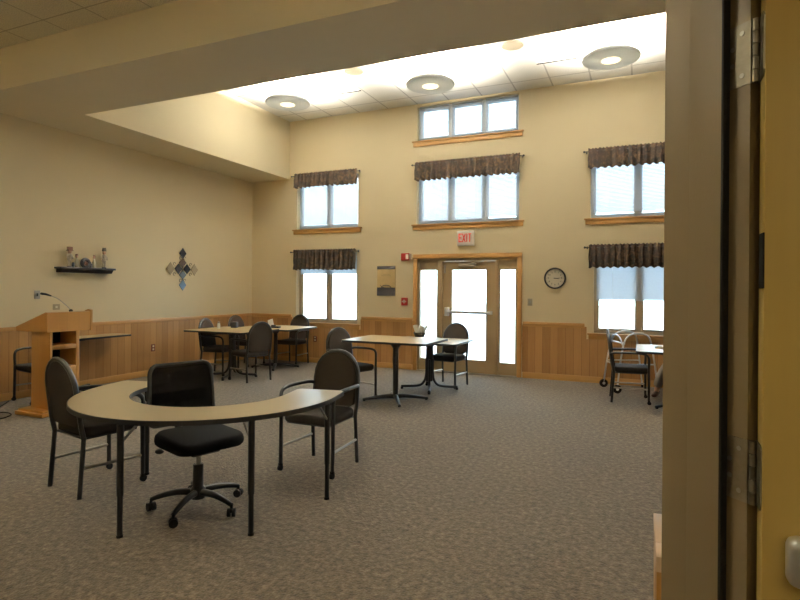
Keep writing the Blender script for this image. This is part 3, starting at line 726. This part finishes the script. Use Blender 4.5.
dup(chair0, (-7.18, 4.70, 0), head(-.15, -.98), 'armchair standing behind the wooden lectern at the left wall')

chair0.scale = (1, 1, 1.03)
# horseshoe table
def horseshoe():
    th = math.radians(12)
    t = thing('horseshoe_table', 'large cream horseshoe activity table in the foreground', 'table', (-2.795, 3.07, 0), th)
    R_, r_, L_ = .908, .545, .225
    out = [(R_, L_-.03), (R_, 0)]+arc(0, 0, R_, 0, -180, 48)[1:-1]+[(-R_, 0), (-R_, L_-.03), (-R_+.03, L_), (-r_-.03, L_), (-r_, L_-.03), (-r_, 0)]+arc(0, 0, r_, -180, 0, 36)[1:-1]+[(r_, 0), (r_, L_-.03), (r_+.03, L_), (R_-.03, L_)]
    MB().prism(out, .728, .756, bev=0).build('edge_band', M_['black'], t)
    # laminate surface slightly inset
    e = .006
    inn = [(R_-e, L_-.03), (R_-e, 0)]+arc(0, 0, R_-e, 0, -180, 48)[1:-1]+[(-R_+e, 0), (-R_+e, L_-.03), (-R_+.03, L_-e), (-r_-.03, L_-e), (-r_-e, L_-.03), (-r_-e, 0)]+arc(0, 0, r_+e, -180, 0, 36)[1:-1]+[(r_+e, 0), (r_+e, L_-.03), (r_+.03, L_-e), (R_-.03, L_-e)]
    MB().prism(inn, .750, .7575).build('tabletop', M_['laminate'], t)
    Mi = Matrix.Rotation(-th, 3, 'Z')
    for (wx, wy) in ((-2.84, 2.33), (-2.15, 2.68), (-2.03, 3.36), (-3.60, 3.20)):
        p = Mi @ (Vector((wx, wy, 0))-Vector((-2.795, 3.07, 0)))
        l = MB().tube([(p.x, p.y, .25), (p.x, p.y, .728)], .020, 14).tube([(p.x, p.y, .012), (p.x, p.y, .26)], .0165, 14).box(p.x-.05, p.y-.05, .720, p.x+.05, p.y+.05, .728).build('leg', M_['black'], t)
        MB().tube([(p.x, p.y, 0), (p.x, p.y, .014)], .019, 14).build('foot_glide', M_['rubber'], l)
        q = Vector((0, -.05, 0)) if p.y < 0 else Vector((p.x, -.1, 0)); d = (q-p).normalized()*.20
        c = Vector((p.x, p.y, 0)).normalized()
        MB().tube([(p.x, p.y, .56), (p.x+d.x, p.y+d.y, .722)], .008, 8).build('brace', M_['steel'], l)
    return t
horseshoe()

# task chair
def task_chair():
    t = thing('office_chair', 'black mesh-back swivel chair inside the horseshoe table', 'chair', (-2.74, 2.86, 0), head(.94, -.33))
    B = M_['blackp']
    for q in range(5):
        a = q*2*PI/5+math.radians(213)-head(.94, -.33)
        c, s = math.cos(a), math.sin(a)
        ar = MB(); P = [(.03*c, .03*s, .115), (.14*c, .14*s, .115), (.24*c, .24*s, .095), (.30*c, .30*s, .075)]
        ar.tube(smooth_path(P, 4), [.024-.010*i/12 for i in range(13)], 10)
        o = ar.build('base_arm', B, t)
        cs = MB(); Mr = Matrix.Translation((.30*c, .30*s, 0)) @ Matrix.Rotation(a+.6, 4, 'Z')
        cs.tube([(-.026, 0, .027), (-.006, 0, .027)], .027, 16, M=Mr); cs.tube([(.006, 0, .027), (.026, 0, .027)], .027, 16, M=Mr); cs.tube([(0, 0, .03), (0, 0, .08)], .009, 8, M=Mr); cs.box(-.008, -.02, .03, .008, .02, .055, .004, M=Mr)
        cs.build('caster', M_['rubber'], o)
    MB().lathe([(.045, .07), (.05, .13), (.036, .15), (.033, .30), (.0, .30)], 20).build('column_cover', B, t)
    MB().tube([(0, 0, .30), (0, 0, .40)], .017, 14).build('gas_lift', M_['steel'], t)
    MB().box(-.10, -.13, .385, .10, .12, .43, .012).build('tilt_mechanism', B, t)
    lv = MB().tube([(-.08, .0, .40), (-.19, .02, .395), (-.23, .03, .385)], .006, 8).build('lever', M_['steel'], t)
    lv = MB().tube([(.06, -.04, .41), (.13, -.15, .40), (.165, -.185, .39)], .006, 8).build('lever', M_['steel'], t)
    MB().ball((.178, -.197, .38), .03, (1, 1, .6)).build('paddle', B, lv)
    mb = MB(); mb.prism(rrect(-.24, -.22, .24, .25, .10, 8), .43, .515, bev=.034)
    for v in mb.bm.verts:
        if v.co.z > .47: v.co.z += .015*(1-(v.co.x/.25)**2)-.035*max(0, (v.co.y-.12)/.13)**2
    mb.build('seat', M_['taskseat'], t)
    # back: frame and mesh
    def bx(x, z): return -.235-.06*((z-.55)/.45)-.05*(1-(x/.24)**2)*.6+.03*math.sin((z-.55)*6)
    sh = rrect(-.235, .54, .235, .945, .055, 6)
    sh = [((x*(1-.06*(z-.54)/.44)), z+.012*(1-(x/.235)**2)*(1 if z > .8 else 0)) for x, z in sh]
    MB().tube([(x, bx(x, z), z) for x, z in sh], .014, 10, closed=True).build('back_frame', B, t)
    mb = MB(); NX, NZ = 14, 14; vs = []; fs = []
    for k2, off in ((0, .004), (1, -.004)):
        for j in range(NZ+1):
            z = .542+.405*j/NZ
            for i in range(NX+1):
                x = (-.225+.45*i/NX)*(1-.06*(z-.56)/.44); vs.append((x, bx(x, z)+off, z))
    m = (NX+1)*(NZ+1)
    for j in range(NZ):
        for i in range(NX):
            a = j*(NX+1)+i; fs.append((a, a+1, a+NX+2, a+NX+1)); fs.append((m+a+NX+1, m+a+NX+2, m+a+1, m+a))
    mb.add(vs, fs, True).build('mesh_back', M_['mesh'], t)
    mb = MB(); mb.box(-.20, bx(0, .72)-.045, .68, .20, bx(0, .72)-.02, .76, .01); mb.build('lumbar_band', B, t)
    mb = MB(); mb.tube(smooth_path([(0, -.08, .41), (0, -.24, .42), (0, -.31, .50), (0, -.315, .62), (0, -.31, .72)], 4), .022, 10); mb.build('back_bracket', B, t)
task_chair()

# pedestal tables
def ped_table(name, label, cx, cy, h, sx, sy, style, r=.05, m='laminate2', rz=0, grp=None, off=(0, 0)):
    t = thing(name, label, 'table', (cx, cy, 0), rz, grp)
    x0, x1, y0, y1 = -sx/2+off[0], sx/2+off[0], -sy/2+off[1], sy/2+off[1]
    MB().prism(rrect(x0, y0, x1, y1, r), h-.028, h-.001, smooth=True).build('edge_band', M_['black'], t)
    MB().prism(rrect(x0+.004, y0+.004, x1-.004, y1-.004, r), h-.004, h).build('tabletop', M_[m], t)
    MB().box(-.13, -.13, h-.042, .13, .13, h-.028, .004).lathe([(.04, h-.12), (.10, h-.045), (.13, h-.042)], 20).build('mounting_plate', M_['black'], t)
    if style == 'x':
        MB().tube([(0, 0, .03), (0, 0, h-.04)], .038, 18).build('column', M_['black'], t)
        for q in range(4):
            a = math.radians(31)+q*PI/2; c, s = math.cos(a), math.sin(a)
            f = MB().tube(smooth_path([(.0, 0, .055), (.12*c, .12*s, .058), (.30*c, .30*s, .040), (.44*c, .44*s, .022)], 4), [.034-.018*i/12 for i in range(13)], 10).build('foot', M_['black'], t)
            MB().tube([(.42*c, .42*s, 0), (.42*c, .42*s, .02)], .018, 12).build('foot_glide', M_['rubber'], f)
    else:
        MB().box(-.05, -.035, .12, .05, .035, h-.04, .01).build('column', M_['black'], t)
        for q in range(4):
            a = .35+q*PI/2; c, s = math.cos(a), math.sin(a)
            f = MB().tube(smooth_path([(.045*c, .045*s, .45), (.05*c, .05*s, .22), (.09*c, .09*s, .10), (.18*c, .18*s, .05), (.42*c, .42*s, .04)], 5), .019, 10).build('foot', M_['black'], t)
            MB().tube([(.41*c, .41*s, 0), (.41*c, .41*s, .03)], .02, 12).build('foot_glide', M_['rubber'], f)
    return t
ped_table('square_table', 'taller tan pedestal table in the middle of the room', -3.0, 6.71, .82, 1.2, .90, 'x')
ped_table('square_table', 'lower tan pedestal table behind the tall one, holding a napkin basket', -2.88, 7.68, .735, 1.12, .90, 'c', off=(0, -.03))
ped_table('square_table', 'corner table nearer the camera, holding shaker and black cup', -6.27, 7.30, .79, 1.22, 1.0, 'c')
ped_table('square_table', 'corner table nearer the window, holding a leaning card', -6.27, 8.49, .755, 1.22, 1.0, 'x')
ped_table('square_table', 'pedestal table cut off by the door frame at right', .56, 7.90, .745, 1.22, 1.0, 'x')
ped_table('side_table', 'narrow table with thin dark edge along the left wall behind lectern', -7.31, 5.18, .77, .39, .96, 'c', off=(0, .37), r=.02)

# items on tables
t = thing('napkin_basket', 'black basket of white packets on the lower centre table', 'basket', (-3.17, 8.0, .735), 0); t.scale = (1.25, 1.25, 1.25)
MB().lathe([(.055, 0), (.075, .05), (.08, .065), (.074, .065), (.05, .006), (0, .006)], 20).build('basket', M_['black'], t)
rr = random.Random(5)
for i in range(7):
    a = rr.random()*6.28; x, y = .025*math.cos(a), .025*math.sin(a)
    MB().box(-.016, -.002, 0, .016, .002, .15, .001, M=Matrix.Translation((x, y, .012)) @ Matrix.Rotation(a, 4, 'Z') @ Matrix.Rotation(rr.uniform(-.4, .4), 4, 'X') @ Matrix.Rotation(rr.uniform(-.5, .5), 4, 'Y')).build('packet', M_['paper'], t)
t = thing('salt_shaker', 'small white shaker on the nearer corner table', 'shaker', (-6.62, 7.36, .79), 0)
MB().lathe([(.026, 0), (.028, .05), (.02, .09)], 20).build('body', M_['white'], t); MB().lathe([(.021, .09), (.02, .115), (0, .12)], 20).build('cap', M_['steel'], t)
t = thing('black_cup', 'square black cup on the nearer corner table', 'cup', (-6.50, 7.62, .79), .3)
MB().box(-.05, -.05, 0, .05, .05, .10, .008).build('cup_body', M_['blackp'], t); MB().box(-.04, -.04, .10, .04, .04, .104).build('rim', M_['black'], t)
t = thing('menu_card', 'white card leaning on a dark holder on the far corner table', 'card', (-6.22, 8.30, .755), .2)
MB().box(-.05, -.004, 0, .05, .004, .17, .001, M=Matrix.Rotation(-.35, 4, 'X') @ Matrix.Rotation(-.35, 4, 'Y')).build('card', M_['paper'], t)
MB().box(-.02, -.05, 0, .16, .05, .03, .006).box(.0, -.03, .03, .07, .03, .055, .006).build('holder', M_['blackp'], t)
t = thing('paper_plate', 'small white plate on the right table', 'plate', (.24, 7.95, .745), 0)
MB().lathe([(0, .004), (.05, .004), (.08, .018), (.084, .018), (.055, 0), (0, 0)], 28).build('plate', M_['paper'], t)
MB().ball((0, 0, .02), .035, (1.2, 1, .5)).build('napkin', M_['paper'], t)

# lectern
def lectern():
    t = thing('lectern', 'oak lectern with open shelves at the left wall', 'lectern', (-6.20, 4.345, 0), 0)
    P = M_['podium']
    MB().box(-.46, -.305, 0, .03, .275, .045, .008).box(-.43, -.28, .045, 0.0, .25, .07, .004).build('plinth', P, t)
    MB().box(-.35, -.185, .07, -.02, -.155, .97, .003).build('side_panel', P, t)
    MB().box(-.35, .135, .07, -.02, .175, .97, .003).build('side_panel', P, t)
    MB().box(-.35, -.155, .07, -.325, .135, .97).build('back_panel', P, t)
    MB().box(-.03, -.155, .07, -.02, .135, .50).build('front_panel', P, t)
    for z in (.50, .755): MB().box(-.325, -.155, z, -.02, .135, z+.05, .003).build('shelf', P, t)
    MB().box(-.324, -.154, .56, -.31, .134, .965).build('inner_dark_sheet', M_['rubber'], t)  # near-black sheet at the back of the open shelves
    Mt = Matrix(((1, 0, 0, 0), (0, 0, 1, 0), (0, 1, 0, 0), (0, 0, 0, 1)))
    MB().prism([(-.54, .965), (.02, .965), (.02, 1.19), (-.01, 1.195), (-.54, 1.015)], -.245, .285, M=Mt).build('slanted_top', P, t)
    MB().prism([(-.52, .96), (.03, .96), (.03, 1.21), (-.02, 1.217), (-.52, 1.035)], .285, .31, M=Mt).build('end_board', P, t)
lectern()
t = thing('gooseneck_microphone', 'black gooseneck microphone rising from the lectern top', 'microphone', (-6.235, 4.42, 1.1915), 0)
MB().lathe([(.02, 0), (.022, .02), (.01, .03)], 16).build('base', M_['blackp'], t)
MB().tube(smooth_path([(0, 0, .02), (-.02, -.05, .08), (-.06, -.12, .155), (-.10, -.18, .19)], 6), .0045, 8).build('gooseneck', M_['steel'], t)
MB().tube([(-.095, -.175, .188), (-.125, -.22, .208), (-.145, -.25, .214)], [.008, .013, .014], 12).ball((-.148, -.256, .215), .014).build('microphone_head', M_['blackp'], t)
o = MB().tube(smooth_path([(-7.45, 4.45, .008), (-7.2, 4.2, .008), (-6.95, 3.95, .008), (-6.75, 3.75, .008), (-6.55, 3.82, .008), (-6.65, 4.0, .008), (-6.85, 4.02, .008), (-6.9, 3.8, .016), (-6.72, 3.62, .008), (-6.9, 3.55, .008)], 8), .006, 8).build('power_cord', M_['rubber'])
tag(o, 'thin black cord lying on the carpet beside the lectern base', 'cord')

# walker
def walker():
    t = thing('walker', 'silver folding walker with front wheels behind right armchair', 'walker', (-.08, 8.95, 0), .42)
    A = M_['alu']
    for (y, s) in ((.26, 1), (-.26, -1)):
        MB().tube(smooth_path([(-.36, y, .075), (-.31, y*.95, .45), (-.24, y*.88, .76), (-.12, y*.86, .86), (.03, y*.86, .86), (.12, y*.88, .80), (.17, y*.95, .55), (.24, y, .03)], 6), .0125, 10).build('side_frame', A, t)
        MB().tube([(-.31, y*.95, .42), (.19, y*.95, .42)], .010, 8).build('side_bar', A, t)
        MB().tube([(-.10, y*.86, .865), (.03, y*.86, .865)], .019, 12).build('hand_grip', M_['white'], t)
        w = MB().tube([(-.36, y-.012, .062), (-.36, y+.012, .062)], .062, 22).build('wheel', M_['rubber'], t)
        MB().tube([(-.36, y-.014, .062), (-.36, y+.014, .062)], .022, 14).build('wheel_hub', A, w)
        MB().tube([(.24, y, 0), (.24, y, .04)], .017, 12).build('rubber_tip', M_['rubber'], t)
    for z, x in ((.72, -.25), (.40, -.32)):
        MB().tube([(x, -.24, z), (x, .24, z)], .0125, 10).build('cross_bar', A, t)
    MB().tube(smooth_path([(-.27, -.22, .70), (-.28, -.14, .80), (-.28, .0, .83), (-.28, .14, .80), (-.27, .22, .70)], 5), .011, 10).build('front_hoop', A, t)
walker()

# wooden rack by the door jamb
t = thing('magazine_rack', 'wooden rack with papers just beyond the door jamb', 'rack', (.203, 1.84, 0), 0)
MB().box(-.158, -.19, 0, -.145, .12, .75, .003).build('side_panel', M_['podium'], t)
MB().box(.12, -.11, 0, .133, .12, .75, .003).build('side_panel', M_['podium'], t)
MB().box(-.16, -.195, .735, -.05, -.10, .778, .003).box(-.16, -.10, .75, .135, .125, .778, .003).build('top_board', mat('rack_top_maple', (.70, .50, .33), .5), t)
MB().box(-.145, .105, .02, .12, .12, .75).build('back_panel', M_['podium'], t)
for z in (.05, .33): MB().box(-.145, -.10, z, .12, .105, z+.015).build('shelf', M_['podium'], t)
for (z, lab, h, yy) in ((.345, 'stack of white papers on upper shelf of the wooden rack', .32, -.15), (.065, 'white papers on lower shelf of the wooden rack', .22, -.12)):
    o = thing('paper_stack', lab, 'papers', (.203, 1.84, z), 0, 'papers in the rack')
    mb = MB(); rr = random.Random(int(z*100))
    for i in range(9):
        a = -.132+i*.022; mb.box(a, -.09+rr.uniform(-.01, .01), 0, a+.003, .09, h*rr.uniform(.85, 1))
    mb.build('sheets', M_['paper'], o)

# seated person (mostly hidden behind the door frame)
def skin_mesh(name, m, verts, edges, parent, levels=2, root=0):
    me = bpy.data.meshes.new(name); me.from_pydata([v[:3] for v in verts], edges, [])
    o = bpy.data.objects.new(name, me); COL.objects.link(o); o.parent = parent
    sk = o.modifiers.new('skin', 'SKIN'); sk.use_smooth_shade = True
    for i, v in enumerate(verts):
        d = me.skin_vertices[0].data[i]; r = v[3]; d.radius = r if isinstance(r, tuple) else (r, r); d.use_root = (i == root)
    sb = o.modifiers.new('sub', 'SUBSURF'); sb.levels = levels; sb.render_levels = levels
    dg = bpy.context.evaluated_depsgraph_get(); dg.update()
    nm = bpy.data.meshes.new_from_object(o.evaluated_get(dg)); o.modifiers.clear(); o.data = nm; nm.materials.clear(); nm.materials.append(m)
    for p in nm.polygons: p.use_smooth = True
    return o
def person():
    t = thing('person', 'seated person in beige trousers and brown shoes beside the right table', 'person', (.68, 8.90, 0), head(-.25, -.97))
    # local: +Y forward
    V = [(0, -.02, .56, (.15, .11)), (0, -.05, .72, (.14, .10)), (0, -.06, .90, (.16, .105)), (0, -.04, 1.02, (.10, .08)), (0, -.02, 1.09, .052), (0, .0, 1.16, .05)]
    E_ = [(0, 1), (1, 2), (2, 3), (3, 4), (4, 5)]
    def chain(start, pts):
        p = start
        for q in pts: V.append(q); E_.append((p, len(V)-1)); p = len(V)-1
        return p
    for s in (-1, 1):
        chain(3, [(s*.17, -.05, 1.0, .055), (s*.21, -.02, .86, .045), (s*.235, .03, .76, .038), (s*.20, .16, .715, .032), (s*.15, .27, .705, .026), (s*.145, .30, .705, (.032, .018)), (s*.14, .34, .70, (.036, .014))])
    for s in (-1, 1):
        fx = .37 if s > 0 else -.10
        chain(0, [(s*.09, .02, .54, .085), (s*.13, .22, .535, .075), (s*.15+(.03 if s > 0 else 0), .40, .52, .062), (fx*.8+.02, .41, .30, .052), (fx, .40, .10, .036), (fx, .44, .045, .036)])
    body = skin_mesh('body', M_['skin'], V, E_, t)
    # head
    b = MB(); b.ball((0, .015, 1.27), .095, (.82, .98, 1.22), 28)
    for v in b.bm.verts:
        if v.co.z < 1.24 and v.co.y > 0: v.co.x *= .9
    b.ball((0, .108, 1.262), .018, (.8, 1.1, 1.3), 12)
    b.ball((.078, .01, 1.265), .025, (.35, .8, 1.2), 12); b.ball((-.078, .01, 1.265), .025, (.35, .8, 1.2), 12)
    b.ball((0, .092, 1.215), .02, (1.3, .45, .35), 12)
    hd = b.build('head', M_['skin'], t)
    for s in (-1, 1): MB().ball((s*.032, .096, 1.29), .010, (1.2, .6, .7), 12).build('eye', FIGD, hd)
    b = MB(); b.ball((0, -.008, 1.30), .101, (.86, .98, 1.12), 28)
    bmesh.ops.delete(b.bm, geom=[v for v in b.bm.verts if v.co.z < 1.28 and v.co.y > -.03 or v.co.z < 1.22], context='VERTS')
    b.build('hair', M_['hair'], t)
    for s in (-1, 1):
        for k2 in range(4):
            x = s*.14+(k2-1.5)*.017; L_ = (.062, .070, .066, .052)[k2]
            skin_mesh('finger', M_['skin'], [(x, .33, .700, .009), (x, .33+L_*.5, .706, .0085), (x, .33+L_, .694, .007)], [(0, 1), (1, 2)], t, 1)
        skin_mesh('thumb', M_['skin'], [(s*.14-s*.022, .295, .70, .011), (s*.14-s*.052, .325, .70, .010), (s*.14-s*.058, .355, .697, .008)], [(0, 1), (1, 2)], t, 1)
    # clothes
    V2 = [(0, -.05, .60, (.17, .125)), (0, -.05, .72, (.155, .12)), (0, -.06, .90, (.178, .12)), (0, -.04, 1.03, (.11, .09))]; E2 = [(0, 1), (1, 2), (2, 3)]
    for s in (-1, 1):
        p = 3
        for q in [(s*.175, -.05, 1.0, .068), (s*.212, -.02, .86, .058), (s*.236, .03, .765, .052), (s*.205, .15, .722, .044), (s*.165, .24, .71, .036)]:
            V2.append(q); E2.append((p, len(V2)-1)); p = len(V2)-1
    skin_mesh('shirt', M_['shirt'], V2, E2, t)
    V3 = [(0, -.02, .575, (.17, .12))]; E3 = []
    for s in (-1, 1):
        fx = .37 if s > 0 else -.10; p = 0
        for q in [(s*.09, .03, .55, .098), (s*.13, .22, .545, .088), (s*.15+(.03 if s > 0 else 0), .405, .53, .076), (fx*.8+.02, .42, .30, .068), (fx, .405, .12, .062)]:
            V3.append(q); E3.append((p, len(V3)-1)); p = len(V3)-1
    skin_mesh('trousers', M_['trouser'], V3, E3, t)
    for fx in (.37, -.10):
        skin_mesh('shoe', M_['shoe'], [(fx, .37, .045, (.04, .042)), (fx, .45, .042, (.042, .038)), (fx, .54, .032, (.045, .028)), (fx, .60, .028, (.034, .022))], [(0, 1), (1, 2), (2, 3)], t)
person()
